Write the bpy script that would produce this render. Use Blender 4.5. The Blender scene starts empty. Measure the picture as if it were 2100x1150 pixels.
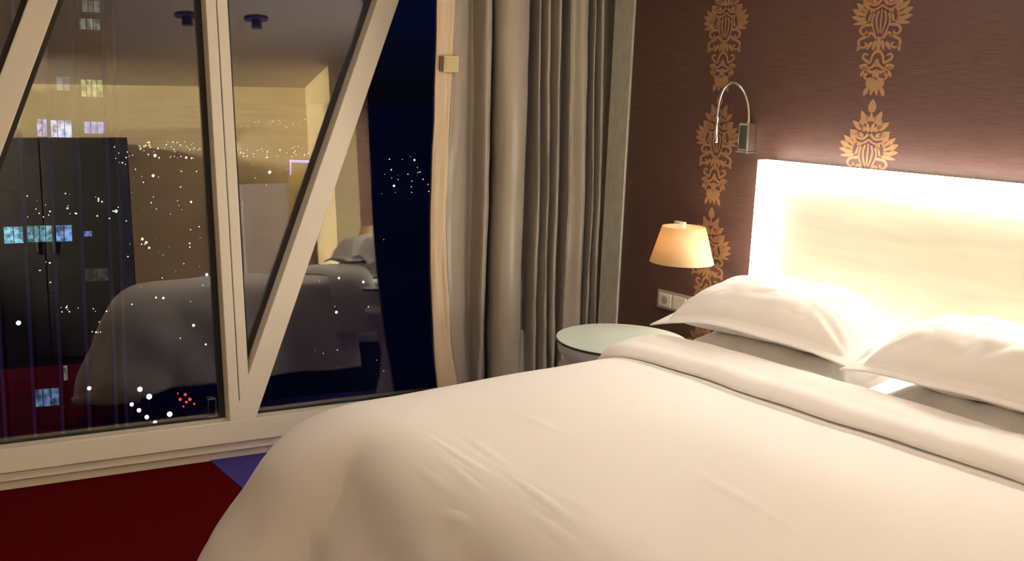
import bpy, bmesh, math, random
from math import sin, cos, pi, radians as R
from mathutils import Vector as V, Matrix, noise
random.seed(7)
S = bpy.context.scene
C = S.collection

# ------------------------------------------------------------------ camera
cd = bpy.data.cameras.new('camera'); cam = bpy.data.objects.new('camera', cd); C.objects.link(cam)
cd.sensor_fit = 'HORIZONTAL'; cd.sensor_width = 36.0; cd.lens = 35.346; cd.clip_end = 5000; cd.clip_start = 0.05
X_, Y_, Z_ = V((.59712, .80127, .03760)), V((-.16966, .08034, .98222)), V((.78400, -.59289, .18392))
CAMPOS = V((3.389, -2.880, 1.423))
def set_cam():
    z = Z_.normalized(); y = (Y_ - z*Y_.dot(z)).normalized(); x = y.cross(z)
    cam.matrix_world = Matrix(((x.x, y.x, z.x, CAMPOS.x), (x.y, y.y, z.y, CAMPOS.y), (x.z, y.z, z.z, CAMPOS.z), (0, 0, 0, 1)))
set_cam(); S.camera = cam

# ------------------------------------------------------------------ world, lights, exposure
S.view_settings.view_transform = 'Standard'; S.view_settings.look = 'None'
S.view_settings.gamma = 1.0; S.view_settings.use_curve_mapping = False
S.view_settings.exposure = 0.35
W = bpy.data.worlds.new('night_sky'); S.world = W; W.use_nodes = True
nt = W.node_tree; nt.nodes.clear()
bg = nt.nodes.new('ShaderNodeBackground'); wo = nt.nodes.new('ShaderNodeOutputWorld')
tc = nt.nodes.new('ShaderNodeTexCoord'); sx = nt.nodes.new('ShaderNodeSeparateXYZ'); rp = nt.nodes.new('ShaderNodeValToRGB')
rp.color_ramp.elements[0].position = 0.0; rp.color_ramp.elements[0].color = (.0010, .0014, .0032, 1)
rp.color_ramp.elements[1].position = 0.35; rp.color_ramp.elements[1].color = (.003, .006, .060, 1)
nt.links.new(tc.outputs['Generated'], sx.inputs[0]); nt.links.new(sx.outputs[2], rp.inputs[0])
nt.links.new(rp.outputs[0], bg.inputs[0]); nt.links.new(bg.outputs[0], wo.inputs[0]); bg.inputs[1].default_value = 1.0

def light(name, kind, loc, energy, color, size=.1, size_y=None, aim=None, spot=None):
    l = bpy.data.lights.new(name, kind); l.energy = energy; l.color = color
    if kind == 'AREA':
        l.size = size
        if size_y: l.shape = 'RECTANGLE'; l.size_y = size_y
    else: l.shadow_soft_size = size
    if spot: l.spot_size = R(spot); l.spot_blend = .6
    o = bpy.data.objects.new(name, l); C.objects.link(o); o.location = loc
    if aim is not None: o.rotation_euler = (V(aim)-V(loc)).to_track_quat('-Z', 'Y').to_euler()
    return o
WARM = (1.0, .85, .70)
light('unseen_overhead_light', 'AREA', (1.50, -1.10, 2.27), 11, WARM, .4, .4, (1.6, -1.05, 0))
light('added_wall_spot', 'SPOT', (3.7, -4.2, 2.2), 1900, (1, .84, .60), .12, None, (5, -1.1, 1.2), 62)  # added lamp, lifts the far wall mirrored in the glass
light('added_wall_spot', 'SPOT', (2.5, -3.1, 2.2), 1150, (1, .86, .60), .08, None, (3.95, -.12, 1.3), 24)  # also added, brightens the cream side wall in the reflection
light('unseen_overhead_light', 'AREA', (4.1, -4.5, 2.25), 36, WARM, .6, .6, (3.9, -4.4, 0))  # added fill behind the camera for window frame and duvet foot
light('bulb', 'POINT', (.84, -.155, .90), 2.0, (1, .74, .44), .03)

# ------------------------------------------------------------------ materials
def mat(name, col, rough=.6, metal=0.0, noise_amt=0.0, nscale=30, bump=0.0, bscale=200, spec=None, sheen=0.0, stretch=None, emit=None, estr=0.0):
    m = bpy.data.materials.new(name); m.use_nodes = True
    n = m.node_tree.nodes; L = m.node_tree.links; b = n['Principled BSDF']
    b.inputs['Base Color'].default_value = (*col, 1); b.inputs['Roughness'].default_value = rough; b.inputs['Metallic'].default_value = metal
    if spec is not None: b.inputs['Specular IOR Level'].default_value = spec
    if sheen: b.inputs['Sheen Weight'].default_value = sheen
    if emit: b.inputs['Emission Color'].default_value = (*emit, 1); b.inputs['Emission Strength'].default_value = estr
    if noise_amt or bump:
        t = n.new('ShaderNodeTexCoord'); mp = n.new('ShaderNodeMapping'); L.new(t.outputs['Object'], mp.inputs[0])
        if stretch: mp.inputs['Scale'].default_value = stretch
    if noise_amt:
        x = n.new('ShaderNodeTexNoise'); x.inputs['Scale'].default_value = nscale; x.inputs['Detail'].default_value = 5
        L.new(mp.outputs[0], x.inputs['Vector'])
        r = n.new('ShaderNodeValToRGB')
        r.color_ramp.elements[0].position = .3; r.color_ramp.elements[1].position = .7
        r.color_ramp.elements[0].color = (*[c*(1-noise_amt) for c in col], 1); r.color_ramp.elements[1].color = (*[min(1, c*(1+noise_amt)) for c in col], 1)
        L.new(x.outputs[0], r.inputs[0]); L.new(r.outputs[0], b.inputs['Base Color'])
    if bump:
        x = n.new('ShaderNodeTexNoise'); x.inputs['Scale'].default_value = bscale; x.inputs['Detail'].default_value = 3
        L.new(mp.outputs[0], x.inputs['Vector'])
        bp = n.new('ShaderNodeBump'); bp.inputs['Strength'].default_value = bump; bp.inputs['Distance'].default_value = .002
        L.new(x.outputs[0], bp.inputs['Height']); L.new(bp.outputs[0], b.inputs['Normal'])
    return m
def emat(name, col, strength, tex=False):
    m = bpy.data.materials.new(name); m.use_nodes = True
    n = m.node_tree.nodes; L = m.node_tree.links; n.clear()
    e = n.new('ShaderNodeEmission'); o = n.new('ShaderNodeOutputMaterial'); L.new(e.outputs[0], o.inputs[0])
    e.inputs[0].default_value = (*col, 1); e.inputs[1].default_value = strength
    if tex:
        t = n.new('ShaderNodeTexCoord'); x = n.new('ShaderNodeTexNoise'); x.inputs['Scale'].default_value = 2.2; x.inputs['Detail'].default_value = 4
        L.new(t.outputs['Object'], x.inputs['Vector'])
        r = n.new('ShaderNodeValToRGB'); r.color_ramp.elements[0].position = .38; r.color_ramp.elements[1].position = .62
        r.color_ramp.elements[0].color = (*[c*.18 for c in col], 1); r.color_ramp.elements[1].color = (*col, 1)
        L.new(x.outputs[0], r.inputs[0]); L.new(r.outputs[0], e.inputs[0])
    return m
M = {}
M['frame'] = mat('cream_painted_metal', (.86, .80, .68), .4)
M['gasket'] = mat('black_gasket', (.008, .008, .010), .5)
M['cotton'] = mat('white_cotton', (.83, .80, .765), .85, bump=.15, bscale=900, sheen=.15)
M['sheet'] = mat('white_sheet', (.80, .77, .72), .85, bump=.15, bscale=900, sheen=.1)
M['bedbase'] = mat('dark_bed_base', (.03, .022, .02), .8)
M['curtain'] = mat('taupe_satin_curtain', (.325, .28, .222), .33, noise_amt=.05, nscale=8, bump=.12, bscale=600, sheen=.2, stretch=(1, 1, .15))
M['lining'] = mat('cream_curtain_lining', (.60, .47, .32), .85, bump=.2, bscale=500)
M['blackout'] = mat('navy_blackout_lining', (.006, .009, .030), .8)
M['clip'] = mat('ivory_plastic', (.62, .52, .28), .45)
M['clipdark'] = mat('dark_recess', (.10, .07, .03), .7)
M['strip'] = mat('brushed_silver_trim', (.45, .44, .36), .42, metal=.25, noise_amt=.14, nscale=6, stretch=(12, 12, 3), bump=.1, bscale=80)
M['motif'] = mat('gold_damask_print', (.26, .135, .064), .55, noise_amt=.12, nscale=10, stretch=(6, 1, 160))
M['carpet'] = mat('red_carpet', (.105, .005, .006), .98, spec=0, noise_amt=.35, nscale=220, bump=.8, bscale=450)
M['carpetb'] = mat('violet_carpet', (.085, .070, .33), .98, spec=0, noise_amt=.35, nscale=220, bump=.8, bscale=450)
M['ceil'] = mat('ceiling_paint', (.62, .56, .50), .9)
M['cream'] = mat('cream_wall_paint', (.70, .60, .38), .85)
M['chrome'] = mat('polished_chrome', (.80, .77, .74), .12, metal=1)
M['satin'] = mat('satin_nickel', (.62, .58, .54), .3, metal=1)
M['boxface'] = mat('dark_mirror_face', (.10, .11, .09), .15, metal=.6)
M['plate'] = mat('outlet_plate_metal', (.42, .40, .36), .35, metal=.5)
M['outlet'] = mat('outlet_cream_plastic', (.60, .58, .48), .4)
M['tableglass'] = mat('frosted_green_glass', (.62, .70, .64), .12, spec=.6)
M['glassedge'] = mat('dark_glass_edge', (.02, .035, .03), .15)
M['tablewhite'] = mat('white_lacquer', (.70, .66, .66), .35)
M['hbcase'] = mat('headboard_case', (.75, .72, .66), .5)
M['hbpanel'] = mat('headboard_linen_panel', (.62, .60, .48), .8, noise_amt=.07, nscale=3, bump=.15, bscale=300, stretch=(1, 1, 8))
M['hbglow'] = emat('headboard_led_diffuser', (1.0, .925, .80), 16.0)
M['wardrobe'] = mat('black_wardrobe', (.010, .009, .009), .5)
M['cabgrey'] = mat('mauve_grey_panel', (.40, .36, .36), .7)
M['spot'] = mat('dark_ceiling_fitting', (.06, .045, .05), .6)
M['tower'] = mat('dark_office_facade', (.010, .009, .008), .6, noise_amt=.4, nscale=.5)
M['fin'] = mat('facade_fin', (.22, .20, .34), .5)
M['winoff'] = mat('dark_office_window', (.01, .012, .016), .5)
M['ground'] = mat('city_ground', (.05, .05, .06), .95, noise_amt=.5, nscale=.01)
M['pole'] = mat('lamp_post_metal', (.05, .05, .05), .6)

def shade_mat():
    m = bpy.data.materials.new('cream_lampshade_fabric'); m.use_nodes = True
    n = m.node_tree.nodes; L = m.node_tree.links; n.clear()
    d = n.new('ShaderNodeBsdfDiffuse'); t = n.new('ShaderNodeBsdfTranslucent'); x = n.new('ShaderNodeMixShader'); o = n.new('ShaderNodeOutputMaterial')
    d.inputs[0].default_value = (.75, .62, .42, 1); t.inputs[0].default_value = (.85, .60, .30, 1); x.inputs[0].default_value = .45
    L.new(d.outputs[0], x.inputs[1]); L.new(t.outputs[0], x.inputs[2]); L.new(x.outputs[0], o.inputs[0]); return m
M['shade'] = shade_mat()
def glass_mat():
    m = bpy.data.materials.new('coated_window_glass'); m.use_nodes = True
    n = m.node_tree.nodes; L = m.node_tree.links; n.clear()
    t = n.new('ShaderNodeBsdfTransparent'); g = n.new('ShaderNodeBsdfGlossy'); x = n.new('ShaderNodeMixShader'); o = n.new('ShaderNodeOutputMaterial')
    f = n.new('ShaderNodeFresnel'); f.inputs[0].default_value = 1.5
    k = n.new('ShaderNodeMath'); k.operation = 'MULTIPLY_ADD'; k.inputs[1].default_value = .8; k.inputs[2].default_value = .10
    L.new(f.outputs[0], k.inputs[0]); L.new(k.outputs[0], x.inputs[0])
    t.inputs[0].default_value = (.94, .97, .97, 1); g.inputs[0].default_value = (1, .98, .94, 1); g.inputs['Roughness'].default_value = 0.0
    L.new(t.outputs[0], x.inputs[1]); L.new(g.outputs[0], x.inputs[2]); L.new(x.outputs[0], o.inputs[0]); return m
M['glass'] = glass_mat()
def wallpaper_mat():
    m = bpy.data.materials.new('plum_grasscloth_wallpaper'); m.use_nodes = True
    n = m.node_tree.nodes; L = m.node_tree.links; b = n['Principled BSDF']; b.inputs['Roughness'].default_value = .55
    t = n.new('ShaderNodeTexCoord'); out = []
    for sc, det, st in ((1, 4, (9, 1, 330)), (1, 5, (26, 1, 900)), (1, 2, (1.6, 1, 3))):
        mp = n.new('ShaderNodeMapping'); mp.inputs['Scale'].default_value = st; L.new(t.outputs['Object'], mp.inputs[0])
        x = n.new('ShaderNodeTexNoise'); x.inputs['Scale'].default_value = sc; x.inputs['Detail'].default_value = det; L.new(mp.outputs[0], x.inputs['Vector']); out.append(x)
    a = n.new('ShaderNodeMath'); a.operation = 'ADD'; L.new(out[0].outputs[0], a.inputs[0]); L.new(out[1].outputs[0], a.inputs[1])
    h = n.new('ShaderNodeMath'); h.operation = 'MULTIPLY'; h.inputs[1].default_value = .5; L.new(a.outputs[0], h.inputs[0])
    r = n.new('ShaderNodeValToRGB'); r.color_ramp.elements[0].position = .36; r.color_ramp.elements[1].position = .66
    r.color_ramp.elements[0].color = (.048, .021, .016, 1); r.color_ramp.elements[1].color = (.112, .056, .038, 1)
    L.new(h.outputs[0], r.inputs[0])
    mx = n.new('ShaderNodeMix'); mx.data_type = 'RGBA'; mx.inputs[7].default_value = (.074, .030, .030, 1); mx.inputs[0].default_value = .3
    r2 = n.new('ShaderNodeValToRGB'); r2.color_ramp.elements[0].position = .4; r2.color_ramp.elements[1].position = .65
    r2.color_ramp.elements[0].color = (0, 0, 0, 1); r2.color_ramp.elements[1].color = (.55, .55, .55, 1)
    L.new(out[2].outputs[0], r2.inputs[0]); L.new(r2.outputs[0], mx.inputs[0]); L.new(r.outputs[0], mx.inputs[6]); L.new(mx.outputs[2], b.inputs['Base Color'])
    bp = n.new('ShaderNodeBump'); bp.inputs['Strength'].default_value = .35; bp.inputs['Distance'].default_value = .001
    L.new(h.outputs[0], bp.inputs['Height']); L.new(bp.outputs[0], b.inputs['Normal']); return m
M['wallpaper'] = wallpaper_mat()

# ------------------------------------------------------------------ helpers
def obj(name, bm, m, parent=None, smooth=False, bevel=0.0):
    me = bpy.data.meshes.new(name)
    if smooth:
        for f in bm.faces: f.smooth = True
    bm.to_mesh(me); bm.free(); me.materials.append(M[m] if isinstance(m, str) else m)
    o = bpy.data.objects.new(name, me); C.objects.link(o)
    if parent is not None: o.parent = parent; o.matrix_parent_inverse = parent.matrix_world.inverted()
    if bevel:
        b = o.modifiers.new('bevel', 'BEVEL'); b.width = bevel; b.segments = 2; b.limit_method = 'ANGLE'
    return o
def tag(o, label=None, cat=None, group=None, kind=None):
    for k, v in (('label', label), ('category', cat), ('group', group), ('kind', kind)):
        if v: o[k] = v
    return o
def thing(name, label, cat, loc=(0, 0, 0), rz=0, group=None):
    o = bpy.data.objects.new(name, None); C.objects.link(o); o.location = loc; o.rotation_euler = (0, 0, rz); o.empty_display_size = .1
    o.matrix_world = Matrix.Translation(loc) @ Matrix.Rotation(rz, 4, 'Z')
    return tag(o, label, cat, group)
def add_box(bm, lo, hi, mx=None):
    vs = [bm.verts.new((x, y, z)) for x in (lo[0], hi[0]) for y in (lo[1], hi[1]) for z in (lo[2], hi[2])]
    for q in ((0, 1, 3, 2), (4, 6, 7, 5), (0, 4, 5, 1), (2, 3, 7, 6), (0, 2, 6, 4), (1, 5, 7, 3)): bm.faces.new([vs[i] for i in q])
    if mx is not None:
        for v in vs: v.co = mx @ v.co
    return vs
def box(lo, hi, mx=None):
    bm = bmesh.new(); add_box(bm, lo, hi, mx); bmesh.ops.recalc_face_normals(bm, faces=bm.faces); return bm
def lathe(prof, n=48, cx=0, cy=0, close=False):
    bm = bmesh.new(); rings = []
    for r, z in prof:
        rings.append([bm.verts.new((cx+r*cos(2*pi*i/n), cy+r*sin(2*pi*i/n), z)) for i in range(n)] if r > 1e-5 else [bm.verts.new((cx, cy, z))])
    for a, b in zip(rings, rings[1:]):
        for i in range(n):
            j = (i+1) % n
            if len(a) == 1 and len(b) == 1: continue
            if len(a) == 1: bm.faces.new((a[0], b[j], b[i]))
            elif len(b) == 1: bm.faces.new((a[i], a[j], b[0]))
            else: bm.faces.new((a[i], a[j], b[j], b[i]))
    bmesh.ops.recalc_face_normals(bm, faces=bm.faces); return bm
def add_tube(bm, pts, rad, n=12):
    pts = [V(p) for p in pts]; rads = rad if isinstance(rad, (list, tuple)) else [rad]*len(pts); rings = []; prev = None
    for i, p in enumerate(pts):
        t = (pts[min(i+1, len(pts)-1)] - pts[max(i-1, 0)]).normalized()
        a = prev - t*prev.dot(t) if prev is not None else (V((0, 1, 0)) if abs(t.y) < .9 else V((1, 0, 0)))
        a = (a - t*a.dot(t)).normalized(); prev = a; b = t.cross(a)
        rings.append([bm.verts.new(p + (a*cos(2*pi*k/n) + b*sin(2*pi*k/n))*rads[i]) for k in range(n)])
    for a, b in zip(rings, rings[1:]):
        for k in range(n): bm.faces.new((a[k], a[(k+1) % n], b[(k+1) % n], b[k]))
    bm.faces.new(rings[0][::-1]); bm.faces.new(rings[-1])
def crv(pts, n):                                   # Catmull-Rom through points
    P = [V(p) for p in pts]; P = [P[0]*2-P[1]] + P + [P[-1]*2-P[-2]]; out = []
    for i in range(1, len(P)-2):
        for k in range(n):
            t = k/n; a, b, c, d = P[i-1], P[i], P[i+1], P[i+2]
            out.append(.5*((2*b) + (c-a)*t + (2*a-5*b+4*c-d)*t*t + (3*b-a-3*c+d)*t**3))
    out.append(P[-2]); return out
def ss(a, b, x):
    t = max(0, min(1, (x-a)/(b-a))); return t*t*(3-2*t)

# ------------------------------------------------------------------ room shell
XR, YB, ZC = 5.0, -5.2, 2.30
tag(obj('floor', box((-.6, YB, -.12), (XR, .5, 0)), 'carpet'), kind='structure')
fl = bpy.data.objects['floor']
obj('carpet_panel', box((-.42, -1.585, -.0005), (3.2, .45, .0035)), 'carpetb', fl)
tag(obj('ceiling', box((-.6, YB, ZC), (XR+.1, .5, ZC+.1)), 'ceil'), kind='structure')
wb = tag(obj('wall_back', box((.222, 0, 0), (3.92, .12, ZC)), 'wallpaper'), kind='structure')
tag(obj('wall_back_pocket', box((-.5, .42, 0), (.222, .5, ZC)), 'cream'), kind='structure')
tag(obj('wall_back_side', box((3.92, -.20, 0), (XR, .12, ZC)), 'cream'), kind='structure')
tag(obj('wall_right', box((XR, YB, 0), (XR+.1, .12, ZC)), 'cream'), kind='structure')
tag(obj('wall_front', box((-.6, YB-.1, 0), (XR+.1, YB, ZC)), 'cream'), kind='structure')
tag(obj('trim_1', box((.222, -.012, 0), (.338, .0, ZC)), 'strip', bevel=.003), kind='structure')

# ------------------------------------------------------------------ damask print on the wallpaper
def motif_mesh():
    bm = bmesh.new(); K = .42/875; HW = .100/175
    def poly(pts):
        for s in (1, -1):
            q = [(s*x*HW, -y*K) for x, y in pts]
            if s < 0: q = q[::-1]
            if s < 0 and all(abs(x) < 1e-6 or any(abs(x+x2) < 1e-6 and abs(z-z2) < 1e-6 for x2, z2 in q) for x, z in q): continue
            vs = [bm.verts.new((x, 0, z)) for x, z in q]
            f = bm.faces.new(vs)
    def leaf(x, y, ang, L, w, tip=.35):            # grows from (x, y) towards ang (0 = right, 90 = up)
        a = R(ang); d = (cos(a), -sin(a)); n = (-d[1], d[0]); pts = []
        N = 9
        prof = [w*(sin(pi*min(1, (t/N)**(1/(1+tip)*1.0)))**.75)*.5 if 0 < t < N else 0 for t in range(N+1)]
        for t in range(N+1): pts.append((x+d[0]*L*t/N+n[0]*prof[t], y+d[1]*L*t/N+n[1]*prof[t]))
        for t in range(N-1, 0, -1): pts.append((x+d[0]*L*t/N-n[0]*prof[t], y+d[1]*L*t/N-n[1]*prof[t]))
        poly(pts)
    def ribbon(path, w0, w1=None):
        w1 = w0 if w1 is None else w1; P = crv([(x, y, 0) for x, y in path], 5); n_ = len(P); l = []; r = []
        for i, p in enumerate(P):
            t = (P[min(i+1, n_-1)]-P[max(i-1, 0)]).normalized(); w = (w0+(w1-w0)*i/(n_-1))/2
            l.append((p.x-t.y*w, p.y+t.x*w)); r.append((p.x+t.y*w, p.y-t.x*w))
        for i in range(n_-1): poly([l[i], l[i+1], r[i+1], r[i]])
    # bud and crown
    leaf(0, 92, 90, 92, 52); leaf(0, 150, 90, 62, 24); leaf(12, 150, 62, 50, 22)
    leaf(30, 165, 68, 95, 40); leaf(52, 200, 78, 70, 34)
    for x, y, a, l, w in ((48, 205, 40, 90, 40), (60, 240, 22, 78, 36), (30, 215, 55, 60, 30), (10, 220, 80, 66, 26), (36, 250, 30, 62, 30)): leaf(x, y, a, l, w)
    ribbon([(8, 232), (34, 262), (70, 262), (98, 236)], 18, 12); ribbon([(0, 268), (34, 292), (66, 292), (88, 274)], 14, 9)
    # palmettes
    for x, y, a, l, w in ((84, 300, 62, 88, 34), (92, 318, 44, 104, 40), (96, 336, 27, 104, 46), (96, 354, 9, 96, 40), (84, 372, -9, 98, 28)): leaf(x, y, a, l, w)
    ribbon([(48, 300), (66, 330), (78, 372)], 14); leaf(52, 330, 60, 42, 22)
    # upright bars in the middle
    ribbon([(0, 296), (0, 440)], 10, 10); ribbon([(20, 306), (30, 350), (24, 400), (8, 452)], 13, 9); ribbon([(44, 320), (56, 370), (40, 430), (14, 474)], 12, 8)
    # scrolls
    ribbon([(58, 392), (104, 398), (126, 424), (112, 452), (88, 446), (86, 428)], 20, 12)
    ribbon([(14, 482), (52, 446), (92, 470), (128, 492), (124, 528), (94, 540), (78, 520), (92, 506)], 22, 12)
    leaf(118, 520, -70, 48, 24); leaf(60, 470, 30, 40, 22); leaf(44, 500, -60, 66, 26); leaf(20, 492, -78, 70, 26)
    ribbon([(0, 470), (0, 575)], 26, 20); ribbon([(10, 560), (34, 596), (40, 640)], 18, 12)
    leaf(0, 610, -90, 60, 26)
    # neck and lower bulge
    ribbon([(40, 640), (70, 626), (92, 604), (80, 580), (60, 590)], 20, 12)
    leaf(52, 668, 8, 62, 44); leaf(60, 690, 40, 44, 26); leaf(80, 690, -70, 46, 22)
    ribbon([(6, 640), (30, 668), (60, 676)], 20, 14); ribbon([(0, 690), (26, 700), (56, 690)], 22, 18); leaf(0, 700, -90, 60, 44)
    ribbon([(56, 706), (70, 724), (60, 748)], 20, 14)
    # tail
    poly([(0, 730), (52, 738), (60, 770), (50, 800), (40, 820), (18, 812), (0, 826)])
    leaf(44, 800, -72, 62, 30); leaf(14, 810, -82, 44, 20)
    ext = bmesh.ops.extrude_face_region(bm, geom=bm.faces[:])
    for v in [g for g in ext['geom'] if isinstance(g, bmesh.types.BMVert)]: v.co.y -= .0006
    me = bpy.data.meshes.new('damask_motif')
    bmesh.ops.recalc_face_normals(bm, faces=bm.faces)
    bm.to_mesh(me); bm.free(); me.materials.append(M['motif']); return me
mm = motif_mesh()
for ix in range(5):
    x = .815 + .6435*ix
    for z0 in (2.285, 1.865, 1.445, 1.025, .605):
        o = bpy.data.objects.new('damask_motif', mm); C.objects.link(o); o.parent = wb; o.location = (x, -.0002, z0)
        if z0 > 2.2: o.location.z = 2.285

# ------------------------------------------------------------------ window wall (leans outwards)
UW = V((-.13340, -.99106, 0)).normalized(); NI = V((.98723, -.13289, .08790)); NI = (NI-UW*NI.dot(UW)).normalized(); VW = NI.cross(UW).normalized()
if VW.z < 0: VW = -VW
WM = Matrix(((UW.x, VW.x, NI.x, 0), (UW.y, VW.y, NI.y, 0), (UW.z, VW.z, NI.z, 0), (0, 0, 0, 1)))
win = thing('window_1', None, None); win['kind'] = 'structure'
TT = 2.38
def wbar(name, a, b, w, d0, d1, m='frame', parent=win, bev=.003):   # bar in (s, t) of the leaning plane, w wide, from depth d0 to d1
    a = V((a[0], a[1])); b = V((b[0], b[1])); t = (b-a).normalized(); n = V((-t.y, t.x))*w/2; bm = bmesh.new()
    vs = [bm.verts.new(WM @ V((p.x, p.y, d))) for d in (d0, d1) for p in (a-n, a+n, b+n, b-n)]
    for q in ((0, 1, 2, 3), (7, 6, 5, 4), (0, 4, 5, 1), (1, 5, 6, 2), (2, 6, 7, 3), (3, 7, 4, 0)): bm.faces.new([vs[i] for i in q])
    bmesh.ops.recalc_face_normals(bm, faces=bm.faces); return obj(name, bm, m, parent, bevel=bev)
wbar('sill_rail', (-.4, .113), (5.2, .113), .084, -.03, .085)
wbar('sill_ledge', (-.4, .050), (5.2, .050), .030, -.03, .062)
wbar('plinth', (-.4, .016), (5.2, .016), .040, -.03, .030)
wbar('sill_groove', (-.4, .068), (5.2, .068), .010, -.03, .050, 'gasket', bev=0)
wbar('gasket', (-.4, .150), (5.2, .150), .022, -.012, .012, 'gasket', bev=0)
wbar('head_rail', (-.4, TT-.05), (5.2, TT-.05), .12, -.03, .10)
mull = [(.34, .312), (1.5225+.0, 1.4885), (2.70, 2.666), (3.88, 3.846), (5.06, 5.03)]
# mullions: centre at the top (t 1.705) and at the bottom (t .14)
for k, (st_, sb_) in enumerate(mull):
    sl = (st_-sb_)/1.565; e = lambda t: sb_+sl*(t-.14)
    for sgn in (-1, 1):
        c = sgn*.0205
        wbar('mullion', (e(.12)+c, .12), (e(TT-.08)+c, TT-.08), .038, .0, .083)
    wbar('mullion_joint', (e(.155), .155), (e(TT-.11), TT-.11), .006, .0, .076, 'gasket', bev=0)
    wbar('gasket', (e(.14), .14), (e(TT-.1), TT-.1), .122, -.012, .012, 'gasket', bev=0)
    if k < 4: wbar('glass_pane', (e(1.2)+.0, .13), (e(1.2)+.0, TT-.09), .001, -.001, .001, 'gasket', bev=0) if False else None
for s0, s1 in ((-.38, .33), (.33, 1.51), (1.51, 2.68), (2.68, 3.86), (3.86, 5.1)):
    bm = bmesh.new()
    vs = [bm.verts.new(WM @ V((s, t, d))) for d in (-.004, .004) for s, t in ((s0, .12), (s1, .12), (s1, TT-.06), (s0, TT-.06))]
    for q in ((0, 1, 2, 3), (7, 6, 5, 4), (0, 4, 5, 1), (1, 5, 6, 2), (2, 6, 7, 3), (3, 7, 4, 0)): bm.faces.new([vs[i] for i in q])
    bmesh.ops.recalc_face_normals(bm, faces=bm.faces); obj('glass_pane', bm, 'glass', win)
for c0 in (.2685, 1.446, 2.649, 3.83):                # braces lean the same way, one per bay
    sl = .386; e = lambda t: c0-sl*(t-.23)
    wbar('diagonal_brace', (e(.12), .12), (e(TT-.08), TT-.08), .083, .0, .0845)
    wbar('gasket', (e(.15), .15), (e(TT-.1), TT-.1), .120, -.012, .011, 'gasket', bev=0)
bm = box((-.004, -.0, 0), (.0, .0, 0)); bm.free()
wbar('corner_block', (1.578, .165), (1.578, .235), .028, .012, .03, 'glass', bev=.002)

# ------------------------------------------------------------------ headboard
HX0, HX1, HZ0, HZ1 = 1.083, 2.78, .57, 1.224
hb = thing('headboard', 'glowing backlit headboard panel with white lit edge above the pillows', 'headboard', ((HX0+HX1)/2, 0, HZ0))
obj('casing', box((HX0+.004, -.03, HZ0), (HX1-.004, -.001, HZ1-.004)), 'hbcase', hb)
bw = .085
bm = bmesh.new()                                    # bevelled LED diffuser: outer side, front lip, slope down to the panel
def ringpts(x0, x1, z0, z1, y): return [(x0, y, z0), (x1, y, z0), (x1, y, z1), (x0, y, z1)]
rings = [[bm.verts.new(p) for p in ringpts(HX0+i, HX1-i, HZ0+i, HZ1-i, y)] for i, y in ((0, -.03), (0, -.082), (.004, -.086), (.030, -.086), (bw, -.050), (bw, -.03))]
for a, b in zip(rings, rings[1:]):
    for i in range(4): bm.faces.new((a[i], a[(i+1) % 4], b[(i+1) % 4], b[i]))
bmesh.ops.recalc_face_normals(bm, faces=bm.faces); obj('light_diffuser', bm, 'hbglow', hb)
obj('lower_panel', box((HX0+.03, -.045, .10), (HX1-.03, -.001, HZ0-.002)), 'hbcase', hb)
obj('centre_panel', box((HX0+bw, -.047, HZ0+bw), (HX1-bw, -.03, HZ1-bw)), 'hbpanel', hb)

# ------------------------------------------------------------------ bed
BX0, BX1, BY0, BY1 = 1.17, 2.69, -1.93, -.10
bed = thing('bed', 'double bed with dark base under the white duvet', 'bed', ((BX0+BX1)/2, (BY0+BY1)/2, 0))
obj('bed_base', box((BX0+.08, BY0+.20, .0), (BX1-.08, BY1, .26)), 'bedbase', bed, bevel=.01)
bm = box((BX0+.06, BY0+.17, .262), (BX1-.06, BY1, .585)); obj('mattress', bm, 'sheet', bed, smooth=False, bevel=.05)

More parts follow.
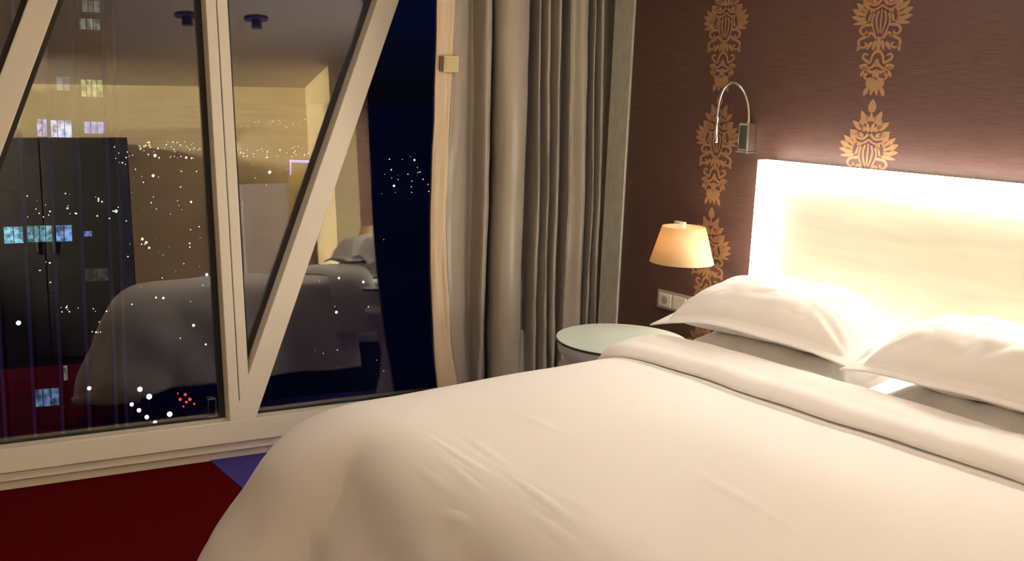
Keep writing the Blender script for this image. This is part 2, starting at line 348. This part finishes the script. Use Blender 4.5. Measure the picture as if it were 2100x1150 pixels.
DP = [(0, 0), (.08, .005), (.15, .022), (.21, .060), (.26, .120), (.30, .19), (.36, .31), (.43, .45), (.455, .51)]
DQ = crv([(a, b, 0) for a, b in DP], 8); DL = [0]
for a_, b_ in zip(DQ, DQ[1:]): DL.append(DL[-1]+(b_-a_).length)
def drape(d):
    """arc length d beyond the flat top -> (outward, down)"""
    if d <= 0: return 0, 0
    for k in range(1, len(DL)):
        if d <= DL[k] or k == len(DL)-1:
            f = min(1, (d-DL[k-1])/(DL[k]-DL[k-1])); p = DQ[k-1].lerp(DQ[k], f); return p.x, p.y
def fold_noise(p): return noise.noise(p)
def duvet_mesh():
    nx, ny = 250, 210
    ix0, ix1, iy0, iy1 = BX0+.16, BX1-.16, BY0+.25, 5
    rc = .10
    ax0, ax1, ay0, ay1 = ix0-.70, ix1+.70, iy0-.70, -.69
    def place(px, py, lift=0.0):
        qx = min(max(px, ix0+rc), ix1-rc); qy = max(py, iy0+rc)
        dx, dy = px-qx, py-qy; l = math.hypot(dx, dy); d = l-rc
        if l < 1e-6: n = V((0, 0, 0))
        else: n = V((dx/l, dy/l, 0))
        h, dn = drape(min(d, DL[-1])); h *= 1-.36*abs(n.y)**5 if d > 0 else 1
        if h > .17: h = .17+(h-.17)*(1-.75*ss(-1.35, -.95, py)*abs(n.x))
        if l > 1e-6: h += (.09*ss(.0, .34, d)+.05*ss(.3, .55, d))*(4*n.x*n.x*n.y*n.y)**.8
        if d <= 0: base = V((px, py, 0))
        else: base = V((qx, qy, 0)) + n*(rc+h)
        cx = (px-(ix0+ix1)/2)/((ix1-ix0)/2)
        puff = .030*(1-min(1, abs(cx))**2.2)*ss(iy0-.02, iy0+.55, py)*(1-.9*ss(-1.25, -.8, py))
        z = .632 + puff - dn
        # folds on hanging cloth
        if d > 0:
            f = ss(.05, .5, d); ang = math.atan2(n.y, n.x)
            corner = 1-abs(abs(n.x)-abs(n.y))
            w = .010*sin(px*13+py*17)+.012*noise.noise(V((px*5, py*5, 1.3)))
            w += corner*(.016*sin(ang*9+.6)+.012*sin(ang*19))*ss(.12, .5, d)
            base += n*w*f
        # soft creases on top
        t = noise.noise(V((px*2.1+py*1.1, py*2.4, .2)))*.010+noise.noise(V((px*6, py*3.5, 5.1)))*.0025
        u = px*.62+py*.78                                      # oblique creases near the middle of the foot half
        for (cx_, cy_, a_, ln, wd_, hh) in ((1.70, -1.65, -38, .12, .007, .0030), (1.69, -1.73, -34, .14, .008, .0030), (1.78, -1.80, -40, .12, .007, .0032), (1.70, -1.85, -32, .10, .008, .003), (1.84, -1.90, -20, .05, .010, .006), (1.95, -1.72, -42, .14, .009, .003), (2.05, -1.80, -36, .12, .009, .003), (1.62, -1.45, -30, .12, .010, .002), (2.2, -1.4, -38, .2, .012, .002)):
            aa = R(a_+30); ex, ey = cos(aa), sin(aa); rx, ry = px-cx_, py-cy_
            al = rx*ex+ry*ey; ac = -rx*ey+ry*ex
            if abs(al) < ln*1.6: t += hh*math.exp(-(al/ln)**2*2)*math.exp(-(ac/wd_)**2)
        return V((base.x, base.y, z+t+lift))
    bm = bmesh.new(); g = []
    for i in range(nx+1):
        px = ax0+(ax1-ax0)*i/nx
        g.append([bm.verts.new(place(px, ay0+(ay1-ay0)*j/ny)) for j in range(ny+1)])
    for i in range(nx):
        for j in range(ny): bm.faces.new((g[i][j], g[i+1][j], g[i+1][j+1], g[i][j+1]))
    bmesh.ops.recalc_face_normals(bm, faces=bm.faces)
    return bm, place
bm, place = duvet_mesh()
duvet = obj('duvet', bm, 'cotton', None, smooth=True)
so = duvet.modifiers.new('thickness', 'SOLIDIFY'); so.thickness = .018; so.offset = -1
tag(duvet, 'white duvet spread over the bed and hanging down at its foot', 'duvet')
# turned-back roll at the head end
bm = bmesh.new(); NS, NR = 190, 30; g = []
for i in range(NS+1):
    px = BX0-.34+(BX1-BX0+.68)*i/NS
    row = []
    c = place(px, -.69); e = .01
    c2 = place(px+e, -.69); tx = (c2-c).normalized(); up = V((0, 1, 0)).cross(tx) * -1
    if up.z < 0 and abs(px-(BX0+BX1)/2) < .6: up = -up
    up = tx.cross(V((0, 1, 0)));
    if up.z < -.01 or (px < BX0+.1 and up.x > 0) or (px > BX1-.1 and up.x < 0): pass
    up = V((-tx.z, 0, tx.x)).normalized()
    for k in range(NR):
        a = 2*pi*k/NR
        wob = .008*noise.noise(V((px*3, cos(a)*.6, 2)))+.004*noise.noise(V((px*9, cos(a)*1.5, 7)))
        yy = -.690+cos(a)*(.118+wob*1.4)+.014*noise.noise(V((px*2.2, 0, 9)))
        zz = .023+(.048+wob)*(abs(sin(a))**.85)*(1 if sin(a) > 0 else -.45)*(1+.2*cos(a))
        row.append(bm.verts.new(V((c.x, yy, c.z))+up*zz+up*.006*(1 if cos(a) < -.6 else 0)))
    g.append(row)
for i in range(NS):
    for k in range(NR): bm.faces.new((g[i][k], g[i+1][k], g[i+1][(k+1) % NR], g[i][(k+1) % NR]))
bm.faces.new(g[0]); bm.faces.new(g[-1][::-1]); bmesh.ops.recalc_face_normals(bm, faces=bm.faces)
obj('turned_back_edge', bm, 'cotton', duvet, smooth=True)

# ------------------------------------------------------------------ pillows
def pillow_mesh(w, d, h, seed, flange=.042, sag=0.0, taper=0.0):
    bm = bmesh.new(); nu, nv = 96, 64; lay = {}
    def pos(i, j, s):
        u, v = -1+2*i/nu, -1+2*j/nv
        # corners pulled out, sides slightly pinched
        pin = 1-.055*(1-abs(u)**2)*abs(v)**3; pinu = 1-.06*(1-abs(v)**2)*abs(u)**3
        x, y = u*w/2*pinu, v*d/2*pin*(1-abs(taper)*ss(.25, 1, u if taper > 0 else -u)*(1 if v > 0 else .35))
        fu = max(0, 1-((abs(u)*w/2)/(w/2-flange))**3.2); fv = max(0, 1-((abs(v)*d/2)/(d/2-flange))**3.0)
        t = (fu*fv)**.52
        wr = noise.noise(V((x*6+seed, y*8, seed)))*.020*t
        wr += abs(noise.noise(V((x*9+y*5+seed, y*14-x*3, seed*2))))*.016*t
        wr += .006*sin(18*u+4*v+seed)*(1-abs(u))*t*abs(v)
        wr += .007*math.sin(26*(abs(u)-abs(v))+seed+2*noise.noise(V((x*8, y*8, seed))))*ss(.35, .9, abs(u))*ss(.2, .8, abs(v))*ss(.02, .3, t)
        eu, ev = abs(u)*w/2-(w/2-flange), abs(v)*d/2-(d/2-flange)
        wr -= .005*math.exp(-(max(eu, ev)/.005)**2)
        z = s*(h/2*(1 if s > 0 else .72)*t+.0022)+(wr if s > 0 else wr*.4)
        z += -sag*(abs(u)**3)-.012*abs(u*v)+.012*noise.noise(V((x*4+seed, y*4, 3)))*(1-t)
        return V((x, y, z))
    for s in (1, -1):
        for i in range(nu+1):
            for j in range(nv+1):
                edge = i in (0, nu) or j in (0, nv)
                if s < 0 and edge and False: pass
                lay[s, i, j] = bm.verts.new(pos(i, j, s))
        for i in range(nu):
            for j in range(nv):
                q = (lay[s, i, j], lay[s, i+1, j], lay[s, i+1, j+1], lay[s, i, j+1]); bm.faces.new(q if s > 0 else q[::-1])
    for i in range(nu):
        for j in (0, nv): bm.faces.new((lay[1, i, j], lay[-1, i, j], lay[-1, i+1, j], lay[1, i+1, j]))
    for j in range(nv):
        for i in (0, nu): bm.faces.new((lay[1, i, j], lay[1, i, j+1], lay[-1, i, j+1], lay[-1, i, j]))
    bmesh.ops.recalc_face_normals(bm, faces=bm.faces); return bm
def pillow(label, loc, rot, w, d, h, seed, sag=0, taper=0):
    o = obj('pillow', pillow_mesh(w, d, h, seed, sag=sag, taper=taper), 'cotton', None, smooth=True)
    o.location = loc; o.rotation_euler = [R(a) for a in rot]
    tag(o, label, 'pillow', 'white pillows at the head of the bed'); return o
pillow('lower white pillow near the window, lying under the one with a pointed corner', (1.52, -.37, .662), (4, 0, 1), .68, .48, .125, 1.0)
pillow('lower white pillow away from the lamp, mostly under its upper mate', (2.235, -.37, .662), (4, 0, -1), .70, .48, .125, 4.0)
pillow('upper white pillow with a pointed corner overhanging the round bedside table', (1.475, -.395, .788), (11, -1, 3.5), .71, .41, .175, 7.0, .028, .27)
pillow('upper white pillow stacked farther from the round table', (2.19, -.385, .788), (11, 0, 1), .74, .42, .175, 11.0, .02, -.25)

# ------------------------------------------------------------------ round bedside table
tx_, ty_, tz_ = .862, -.470, .58; tr = .236
tb = thing('bedside_table', 'round white bedside table with pale green glass top by the curtain', 'table', (tx_, ty_, 0))
obj('drum_body', lathe([(0, .0), (.19, .0), (.195, .02), (.165, .12), (.15, .24), (.17, .36), (.205, .42), (.222, .45), (.224, .47), (.200, .485), (.198, .50), (.212, .52), (.226, .535), (.229, tz_-.018), (.226, tz_-.010), (0, tz_-.010)], 64, tx_, ty_), 'tablewhite', tb, smooth=True)
obj('glass_edge', lathe([(0, tz_-.0095), (tr-.001, tz_-.0095), (tr, tz_-.008), (tr, tz_-.0025), (0, tz_-.0025)], 72, tx_, ty_), 'glassedge', tb)
obj('glass_top', lathe([(0, tz_-.0024), (tr-.002, tz_-.0024), (tr-.003, tz_), (0, tz_)], 72, tx_, ty_), 'tableglass', tb)

# ------------------------------------------------------------------ bedside wall lamps
def wall_lamp(x, label):
    t = thing('wall_lamp', label, 'lamp', (x, 0, .88), 0, 'bedside wall lamps')
    cy = -.155; r0, r1, z0, z1 = .119, .080, .826, .960
    o = obj('lamp_shade', lathe([(r0, z0), (r1, z1)], 56, x, cy), 'shade', t, smooth=True)
    s = o.modifiers.new('thickness', 'SOLIDIFY'); s.thickness = .0025
    obj('wall_plate', box((x-.115, -.018, .86), (x-.055, -.0008, .925)), 'outlet', t, bevel=.004)
    bm = bmesh.new(); add_tube(bm, [(x-.085, -.014, .895), (x-.06, -.07, .89), (x, cy, .885)], .007); obj('arm', bm, 'satin', t, smooth=True)
    obj('shade_clip', box((x-.095, cy+.045, .945), (x-.045, cy+.060, .968)), 'outlet', t, bevel=.002)
    obj('bulb', lathe([(0, .87), (.012, .872), (.014, .885), (.024, .905), (.026, .925), (.016, .943), (0, .948)], 20, x, cy), 'bulbglow', t, smooth=True)
    return t
M['bulbglow'] = emat('lamp_bulb', (1, .75, .42), 6)
l1 = wall_lamp(.825, 'lit cream cone lampshade on the wall above the round bedside table')
def copy_tree(o, parent=None, loc=None):
    c = o.copy(); C.objects.link(c)
    if parent is not None: c.parent = parent; c.matrix_parent_inverse = o.matrix_parent_inverse.copy()
    for ch in list(o.children): copy_tree(ch, c)
    return c
l2 = copy_tree(l1); l2.location.x += 2.06; l2['label'] = 'matching lit cream lampshade on the far side of the bed, seen reflected'
light('bulb_far', 'POINT', (2.885, -.155, .905), 2.0, (1, .74, .44), .03)

# ------------------------------------------------------------------ reading lights
def reading_light(dx, flip, label):
    t = thing('reading_light', label, 'lamp', (.978+dx, 0, 1.29), 0, 'gooseneck reading lights')
    cx = .978; f = lambda x: (cx+(cx-x)*(1 if flip else -1)) + dx
    def bx(x0, x1, y0, y1, z0, z1): a, b = sorted((f(x0), f(x1))); return box((a, y0, z0), (b, y1, z1))
    obj('wall_box', bx(.955, .999, -.046, -.001, 1.246, 1.346), 'chrome', t, bevel=.002)
    obj('box_face', bx(.9605, .9935, -.0475, -.044, 1.254, 1.338), 'boxface', t)
    obj('box_foot', bx(.950, 1.004, -.050, -.001, 1.240, 1.246), 'chrome', t, bevel=.001)
    pts = crv([(f(x), y, z) for x, y, z in ((.982, -.028, 1.343), (.982, -.030, 1.375), (.977, -.034, 1.415), (.962, -.040, 1.452), (.937, -.046, 1.479), (.907, -.050, 1.486), (.880, -.052, 1.468), (.862, -.052, 1.432), (.856, -.052, 1.395), (.855, -.052, 1.365))], 6)
    bm = bmesh.new(); add_tube(bm, pts, .0048, 12); obj('gooseneck', bm, 'satin', t, smooth=True)
    obj('lamp_head', lathe([(0, 1.366), (.006, 1.366), (.0095, 1.362), (.0095, 1.354), (.0065, 1.350), (.0065, 1.335), (.0085, 1.320), (.0105, 1.30), (.0115, 1.272), (.0105, 1.269), (0, 1.269)], 20, f(.856), -.052), 'chrome', t, smooth=True)
    obj('collar', lathe([(0, 1.352), (.0075, 1.352), (.0075, 1.343), (0, 1.343)], 16, f(.982), -.028), 'chrome', t)
reading_light(0, False, 'chrome gooseneck reading light on the plum wall beside the headboard')
reading_light(1.898, True, 'chrome gooseneck reading light beyond the headboard, seen reflected')

# ------------------------------------------------------------------ outlet plate
t = thing('outlet_plate', 'silver framed three-gang outlet plate low on the wall, half behind pillow', 'outlet', (.69, 0, .63))
obj('plate', box((.566, -.008, .592), (.818, -.0008, .667)), 'plate', t, bevel=.002)
for k in range(3):
    x0 = .580+k*.0775
    g_ = obj('socket_insert', box((x0, -.0125, .603), (x0+.067, -.007, .656)), 'outlet', t, bevel=.0015)
    if k == 0:
        obj('socket_well', lathe([(0, 0), (.016, 0), (.016, .002), (.0, .002)], 24), 'plate', t)
        w_ = bpy.data.objects['socket_well']; w_.location = (x0+.034-.69, -.0130, .6295-.63); w_.rotation_euler = (R(90), 0, 0); w_.matrix_parent_inverse = Matrix.Identity(4)

# ------------------------------------------------------------------ curtain
CP = [(.123,-.806,.122,-.814,.128,-.769),(.141,-.743,.14,-.755,.149,-.688),(.119,-.687,.12,-.678,.125,-.638),(.069,-.61,.071,-.595,.074,-.571),(.152,-.59,.154,-.578,.154,-.578),(.053,-.502,.055,-.485,.057,-.471),(.13,-.527,.133,-.508,.134,-.497),(.17,-.422,.171,-.413,.172,-.404),(.085,-.338,.087,-.324,.089,-.308),(.164,-.354,.167,-.326,.169,-.311),(.119,-.31,.123,-.278,.125,-.262),(.17,-.31,.174,-.277,.177,-.258),(.125,-.267,.129,-.233,.132,-.211),(.176,-.258,.18,-.233,.182,-.214),(.115,-.188,.119,-.161,.121,-.144),(.183,-.211,.187,-.183,.187,-.177),(.157,-.179,.161,-.15,.162,-.144),(.193,-.135,.198,-.101,.199,-.09),(.14,-.076,.145,-.044,.146,-.035),(.189,-.087,.194,-.054,.195,-.045),(.155,-.046,.159,-.013,.16,-.002),(.195,-.045,.199,-.015,.201,.001),(.136,.04,.14,.07,.143,.09),(.112,.089,.116,.12,.119,.141)]
CP = [tuple(v-{3: .035, 5: .12, 8: .12, 14: .11, 18: .09, 22: .10}.get(i, .055)*(.84 if k % 2 == 0 else -.5) for k, v in enumerate(r)) if i in (3, 5, 8, 10, 12, 14, 18, 20, 22) else r for i, r in enumerate(CP)]
def cpt(r, z):
    x0, y0, x1, y1, x2, y2 = r
    if z > 1.0: k = min(1.3, (z-1.0)/.78); return V((x1+(x0-x1)*k, y1+(y0-y1)*k, z))
    k = (1.0-z)/.75; k2 = k*k if k < 1.4 else 1.96                       # bow at the bottom
    k2 = min(k2, 1.35)
    return V((x1+(x2-x1)*k2, y1+(y2-y1)*k2, z))
def curtain_part(name, rows, m, parent, sub=7, thick=.004):
    bm = bmesh.new(); g = []; NZ = 70
    for iz in range(NZ+1):
        z = .012+(2.26-.012)*iz/NZ
        line = crv([cpt(r, z) for r in rows], sub)
        for i, p in enumerate(line):
            p.x += .006*noise.noise(V((i*.23, z*1.7, 4)))+.004*noise.noise(V((i*.6, z*5, 1)))
            p.y += .007*noise.noise(V((i*.2, z*1.3, 8)))+.003*noise.noise(V((i*.7, z*6, 2)))*(1+2*ss(.9, .3, z))
            p.z = z
        g.append([bm.verts.new(p) for p in line])
    for a, b in zip(g, g[1:]):
        for i in range(len(a)-1): bm.faces.new((a[i], a[i+1], b[i+1], b[i]))
    bmesh.ops.recalc_face_normals(bm, faces=bm.faces)
    o = obj(name, bm, m, parent, smooth=True)
    s = o.modifiers.new('thickness', 'SOLIDIFY'); s.thickness = thick; s.offset = 0; return o
cur = thing('curtain', 'floor-length taupe satin curtain gathered at the window corner', 'curtain', (.13, -.35, 0))
curtain_part('fabric', CP[1:], 'curtain', cur)
curtain_part('blackout_lining', [tuple(v-((.010, .02, .05)[min(2, q)] if k % 2 == 0 else 0) for k, v in enumerate(CP[r])) for q, r in enumerate((0, 3, 5, 8, 14, 22))], 'blackout', cur)
curtain_part('lining_edge', CP[:2], 'lining', cur, 10, .006)
def seg(a, b, f): return a+(b-a)*f
p0, p1 = cpt(CP[0], 1.5), cpt(CP[1], 1.5); tdir = (p1-p0).normalized(); nrm = V((tdir.y, -tdir.x, 0)); nrm = nrm if nrm.x > 0 else -nrm
o_ = p0+(p1-p0)*.42+nrm*.012
mx = Matrix(((tdir.x, nrm.x, 0, o_.x), (tdir.y, nrm.y, 0, o_.y), (0, 0, 1, 1.518), (0, 0, 0, 1)))
clip = obj('ribbed_clip', box((0, -.004, -.030), (.060, .006, .030), mx), 'clip', cur, bevel=.003)
for k in range(5):
    z = -.021+k*.0105; obj('rib', box((.006, .004, z-.0026), (.052, .0105, z+.0026), mx), 'clip', clip, bevel=.001)
obj('slot', box((-.014, -.004, -.028), (-.004, .004, .028), mx), 'clipdark', clip)
bm = bmesh.new(); add_tube(bm, [(.12, -.86, 2.275), (.15, -.3, 2.275), (.16, .3, 2.275)], .012); tr_ = obj('curtain_rail', bm, 'satin', None, smooth=True)
tag(tr_, 'slim metal curtain rail at the ceiling above the curtain', 'rail')

# ------------------------------------------------------------------ far side of the room (seen reflected in the glass)
wd_ = thing('wardrobe', 'low black wardrobe across the room, reflected in the left pane', 'wardrobe', (4.75, -2.4, 0))
obj('carcass', box((4.52, -3.05, 0), (4.995, -1.745, 1.80)), 'wardrobe', wd_, bevel=.004)
for k in range(2):
    d_ = obj('door', box((4.50, -3.04+k*.65, .06), (4.519, -2.40+k*.65, 1.785)), 'wardrobe', wd_, bevel=.003)
    obj('handle', box((4.485, -2.46+k*.12, .9), (4.499, -2.445+k*.12, 1.1)), 'satin', d_)
cb = thing('tall_cabinet', 'tall mauve grey cabinet across the room, reflected beside the diagonal brace', 'cabinet', (4.85, -.65, 0))
obj('body', box((4.75, -.85, 0), (4.995, -.45, 1.42)), 'cabgrey', cb, bevel=.004)
obj('door', box((4.73, -.84, .05), (4.749, -.46, 1.40)), 'cabgrey', cb, bevel=.003)
for i, (x, y) in enumerate(((2.344, -1.383), (2.365, -.96))):
    t = thing('ceiling_fitting', ('dark ceiling fitting reflected just beside the left of the upright mullion', 'dark ceiling fitting reflected between the mullion and the brace')[i], 'fitting', (x, y, ZC), 0, 'dark ceiling fittings')
    obj('base_plate', lathe([(0, 0), (.075, 0), (.075, -.018), (0, -.018)], 24, 0, 0), 'spot', t); o = t.children[0]; o.matrix_parent_inverse = Matrix.Identity(4)
    obj('nozzle', lathe([(0, -.018), (.03, -.018), (.034, -.07), (0, -.07)], 20, 0, 0), 'spot', t); t.children[1].matrix_parent_inverse = Matrix.Identity(4)

# ------------------------------------------------------------------ the city at night
tag(obj('city_ground', box((-3000, -900, -61), (-30, 2600, -60)), 'ground'), kind='structure')
TO = V((-79.723, 14.934, 0)); TR = V((.210, .9777, 0)).normalized(); TD = V((-.9777, .210, 0)).normalized()
TM = Matrix(((TR.x, TD.x, 0, TO.x), (TR.y, TD.y, 0, TO.y), (0, 0, 1, 0), (0, 0, 0, 1)))
tw = thing('office_tower', 'dark office tower outside with a few lit windows between slim fins', 'building', TO)
obj('facade', box((-16, .3, -60), (5.1, 18, 30), TM), 'tower', tw)
for r in (-14.05, -12.0, -9.95, -7.95, -5.9, -3.85, -1.75, .27, 2.25, 4.3): obj('fin', box((r-.13, -.35, -60), (r+.13, .3, 30), TM), 'fin', tw)
obj('corner_fin', box((4.95, -.35, -60), (5.2, .3, 30), TM), 'fin', tw)
light('added_tower_fill', 'POINT', (-55, -6, -30), 1500, (.62, .52, 1.0), 1.0)  # violet light added only so the tower fins show
lit = []
def twin(r0, r1, z0, z1, col=None, s=1.0, label=None, n=3):
    m = 'winoff' if col is None else emat('lit_window', col, s, True)
    o = obj('window', box((r0, .18, z0), (r1, .3, z1), TM), m, tw)
    if label: o['label'] = label
    if col:
        for k in range(1, n):
            x = r0+(r1-r0)*k/n; obj('mullion', box((x-.03, .12, z0), (x+.03, .18, z1), TM), 'winoff', o)
    lit.append((r0, r1, z0, z1))
BL = (.36, .42, 1.0); CY = (.32, .72, .85); YG = (.62, .72, .34)
twin(-.55, .12, -3.25, -1.95, BL, .95, 'blue lit office window', 2); twin(.36, 1.85, -3.28, -2.0, (.42, .55, 1.0), 1.3, 'pale blue lit office window', 3)
twin(2.75, 4.15, -2.95, -2.05, BL, .8, 'blue lit office window', 3)
twin(.95, 1.85, .25, 1.3, (.25, .38, .48), .35, 'dim blue office window', 2); twin(2.65, 4.15, -.15, 1.15, YG, .6, 'yellow green lit office window', 4)
twin(2.7, 4.15, 4.9, 5.7, (.7, .7, .6), .25, 'dim lit office window', 3); twin(2.95, 4.15, 6.2, 7.05, (.6, .65, .6), .22, 'dim lit office window', 3)
twin(-3.2, -1.9, -11.4, -10.15, CY, 1.2, 'cyan lit office window', 2); twin(-1.6, .12, -11.35, -10.1, CY, .7, 'cyan lit office window', 4)
twin(.42, 1.55, -11.35, -10.1, (.28, .5, 1.0), .9, 'blue lit office window', 2); twin(2.42, 3.0, -11.0, -10.6, (.3, .4, 1.0), .9, 'small blue lit office window', 1)
twin(2.4, 4.1, -14.6, -13.6, (.6, .6, .5), .07, 'barely lit office window', 2); twin(-1.65, .08, -24.6, -23.2, (.22, .45, .80), .42, 'blue lit office window', 3)
twin(.5, .8, -22.6, -21.4, (.5, .62, .45), .25, 'narrow greenish lit window', 1)
for r0, r1 in ((-3.65, -1.9), (-1.6, .12), (.42, 2.1), (2.42, 4.15)):
    for k in range(-9, 3):
        z0 = -3.2+k*2.72
        if z0 < -30: continue
        if any(a < r1 and b > r0 and c < z0+1.3 and d > z0 for a, b, c, d in lit): continue
        twin(r0, r1, z0, z0+1.25)

def direc(px, py):                                     # a bearing in world space from the viewing spot
    v = X_*(px-1050)-Y_*(py-575)-Z_*2061.8; return v.normalized()
def ground_point(px, py, z): d = direc(px, py); return CAMPOS+d*((z-CAMPOS.z)/d.z)
cols = [(1, .93, .75), (1, .75, .42), (.75, .85, 1), (.6, 1, .85)]
LM = [emat('city_light_'+n, c, s) for n, c, s in zip(('white', 'amber', 'blue', 'green'), cols, (2.0, 1.6, 1.4, 1.1))]
def ball(bm, p, r, mi):
    res = bmesh.ops.create_icosphere(bm, subdivisions=1, radius=r, matrix=Matrix.Translation(p))
    for v in res['verts']:
        for f in v.link_faces: f.material_index = mi
bm = bmesh.new(); rr = random.Random(3)
def scatter(n, x0, x1, y0, y1, rmin, rmax, bias=1.0):
    for _ in range(n):
        px = rr.uniform(x0, x1); py = y0+(y1-y0)*rr.random()**bias
        if px < 262 and py < 880 and px > 10 and py < 282: continue
        p = ground_point(px, py, -58); d = (p-CAMPOS).length
        ball(bm, p, d/2062*rr.uniform(rmin, rmax), rr.choices((0, 1, 2, 3), (5, 4, 2, 1))[0])
scatter(48, 258, 415, 290, 325, .5, 1.6); scatter(40, 480, 640, 300, 325, .5, 1.3); scatter(34, 480, 640, 243, 262, .35, .8)
scatter(26, 262, 420, 325, 520, .5, 1.6); scatter(16, 262, 420, 480, 700, .6, 1.6); scatter(14, 480, 640, 325, 560, .5, 1.4)
scatter(20, 780, 885, 320, 400, .4, 1.4); scatter(14, 640, 790, 480, 800, .5, 1.3)
for px, py, r, m_ in ((318, 319, 3.2, 0), (314, 360, 3, 0), (615, 357, 4.5, 0), (553, 353, 3.6, 2), (300, 497, 3, 1), (292, 490, 3, 1), (306, 508, 2.4, 1), (808, 381, 2.6, 2), (850, 328, 2, 0), (690, 640, 3, 0), (695, 570, 2.6, 2), (745, 578, 2.6, 0), (382, 323, 2.5, 1), (392, 414, 2.2, 0), (397, 667, 3, 0), (424, 563, 3.4, 2), (436, 584, 2, 2), (422, 706, 2, 0), (320, 610, 2, 0), (335, 611, 2.4, 0), (250, 768, 2.8, 1), (258, 765, 2.4, 1)):
    p = ground_point(px, py, -58); ball(bm, p, (p-CAMPOS).length/2062*r, m_)
me = bpy.data.meshes.new('city_lights'); bm.to_mesh(me); bm.free()
for m_ in LM: me.materials.append(m_)
o = bpy.data.objects.new('city_lights', me); C.objects.link(o); tag(o, 'scattered distant city lights across the dark land', 'lights', kind='stuff')
# lights mirrored in or standing before the tower's lower floors: street-level lights in front of it
bm = bmesh.new()
for x0, x1, y0, y1, n in ((55, 105, 400, 445, 9), (130, 160, 395, 440, 7), (180, 250, 395, 440, 6), (75, 105, 530, 580, 5), (125, 170, 625, 640, 7), (185, 225, 625, 690, 8), (225, 262, 295, 345, 6), (195, 260, 400, 500, 4)):
    for _ in range(n):
        d = direc(rr.uniform(x0, x1), rr.uniform(y0, y1)); p = CAMPOS+d*70
        ball(bm, p, 70/2062*rr.uniform(.7, 1.9), rr.choice((0, 0, 1, 2)))
for px, py, r, m_ in ((38, 662, 5, 2), (183, 796, 4.5, 2), (238, 433, 3.5, 3)):
    ball(bm, CAMPOS+direc(px, py)*70, 70/2062*r, m_)
me = bpy.data.meshes.new('building_lights'); bm.to_mesh(me); bm.free()
for m_ in LM: me.materials.append(m_)
o = bpy.data.objects.new('small_facade_lights', me); C.objects.link(o); tag(o, 'tiny scattered light spots on the dark tower front', 'lights', kind='stuff')
# street lamps
M['lampglow'] = emat('street_lamp_glow', (1, .96, .74), 5)
M['redglow'] = emat('red_signal_glow', (1, .05, .06), 1.6)
names = ['street lamp topmost of the curved row at the pane foot', 'street lamp second from the top of the right-hand pair below the bed reflection', 'bluish street lamp at the top of the left descending row', 'street lamp second down the left descending row', 'street lamp third down the left descending row', 'lowest street lamp of the left descending row, by the sill', 'street lamp standing alone below the red signals', 'street lamp lowest right, just above the sill']
for (px, py, r), nm in zip(((287, 798, 4.6), (306, 813, 5), (270, 829, 3.6), (285, 841, 3.8), (301, 855, 3.8), (318, 866, 3.6), (348, 849, 4.8), (372, 867, 4)), names):
    p = ground_point(px, py, -52); k = (p-CAMPOS).length/2062
    t = thing('street_lamp', nm, 'lamp', (p.x, p.y, -60), 0, 'street lamps far below')
    bm = bmesh.new(); add_tube(bm, [(p.x, p.y, -60), (p.x, p.y, p.z+.2)], .08, 6); obj('post', bm, 'pole', t)
    bm = bmesh.new(); bmesh.ops.create_uvsphere(bm, u_segments=12, v_segments=8, radius=r*k, matrix=Matrix.Translation(p)); obj('lantern', bm, 'lampglow', t, smooth=True)
p = ground_point(380, 815, -53); k = (p-CAMPOS).length/2062
t = thing('signal_gantry', 'cluster of red signal lights low in the left pane', 'traffic light', (p.x, p.y, -60))
rt = X_.copy(); rt.z = 0; rt.normalize()
bm = bmesh.new(); add_tube(bm, [(p.x, p.y, -60), tuple(p)], .1, 6); add_tube(bm, [tuple(p-rt*1.6), tuple(p+rt*1.6)], .06, 6); obj('frame', bm, 'pole', t)
for dx, dz, r in ((-10, -4, 3), (0, 6, 2.8), (9, -3, 3.2), (2, -9, 2.6), (17, -12, 2), (-4, -18, 1.8), (-14, 8, 1.6)):
    bm = bmesh.new(); bmesh.ops.create_uvsphere(bm, u_segments=10, v_segments=6, radius=r*k, matrix=Matrix.Translation(p+rt*dx*k+V((0, 0, dz*k)))); obj('red_light', bm, 'redglow', t, smooth=True)
# rooftop outlined with violet tubes
M['tubeglow'] = emat('violet_outline_tube', (.42, .38, 1.0), .9)
d0 = CAMPOS+direc(594, 330)*380; k = 380/2062
t = thing('rooftop_outline', 'rooftop frame outlined in violet light beyond the diagonal brace', 'building', (d0.x, d0.y, -60))
dd = direc(594, 330); dd.z = 0; dd.normalize()
mxr = Matrix(((rt.x, dd.x, 0, d0.x), (rt.y, dd.y, 0, d0.y), (0, 0, 1, d0.z), (0, 0, 0, 1)))
obj('block', box((-.5, .6, -60-d0.z), (58*k, 14, -.6), mxr), 'tower', t)
obj('light_tube', box((0, 0, -.45), (56*k, .6, .45), mxr), 'tubeglow', t)
for x in (0, 47*k): obj('light_post', box((x, 0, -28*k), (x+.6, .6, -.45), mxr), 'tubeglow', t)
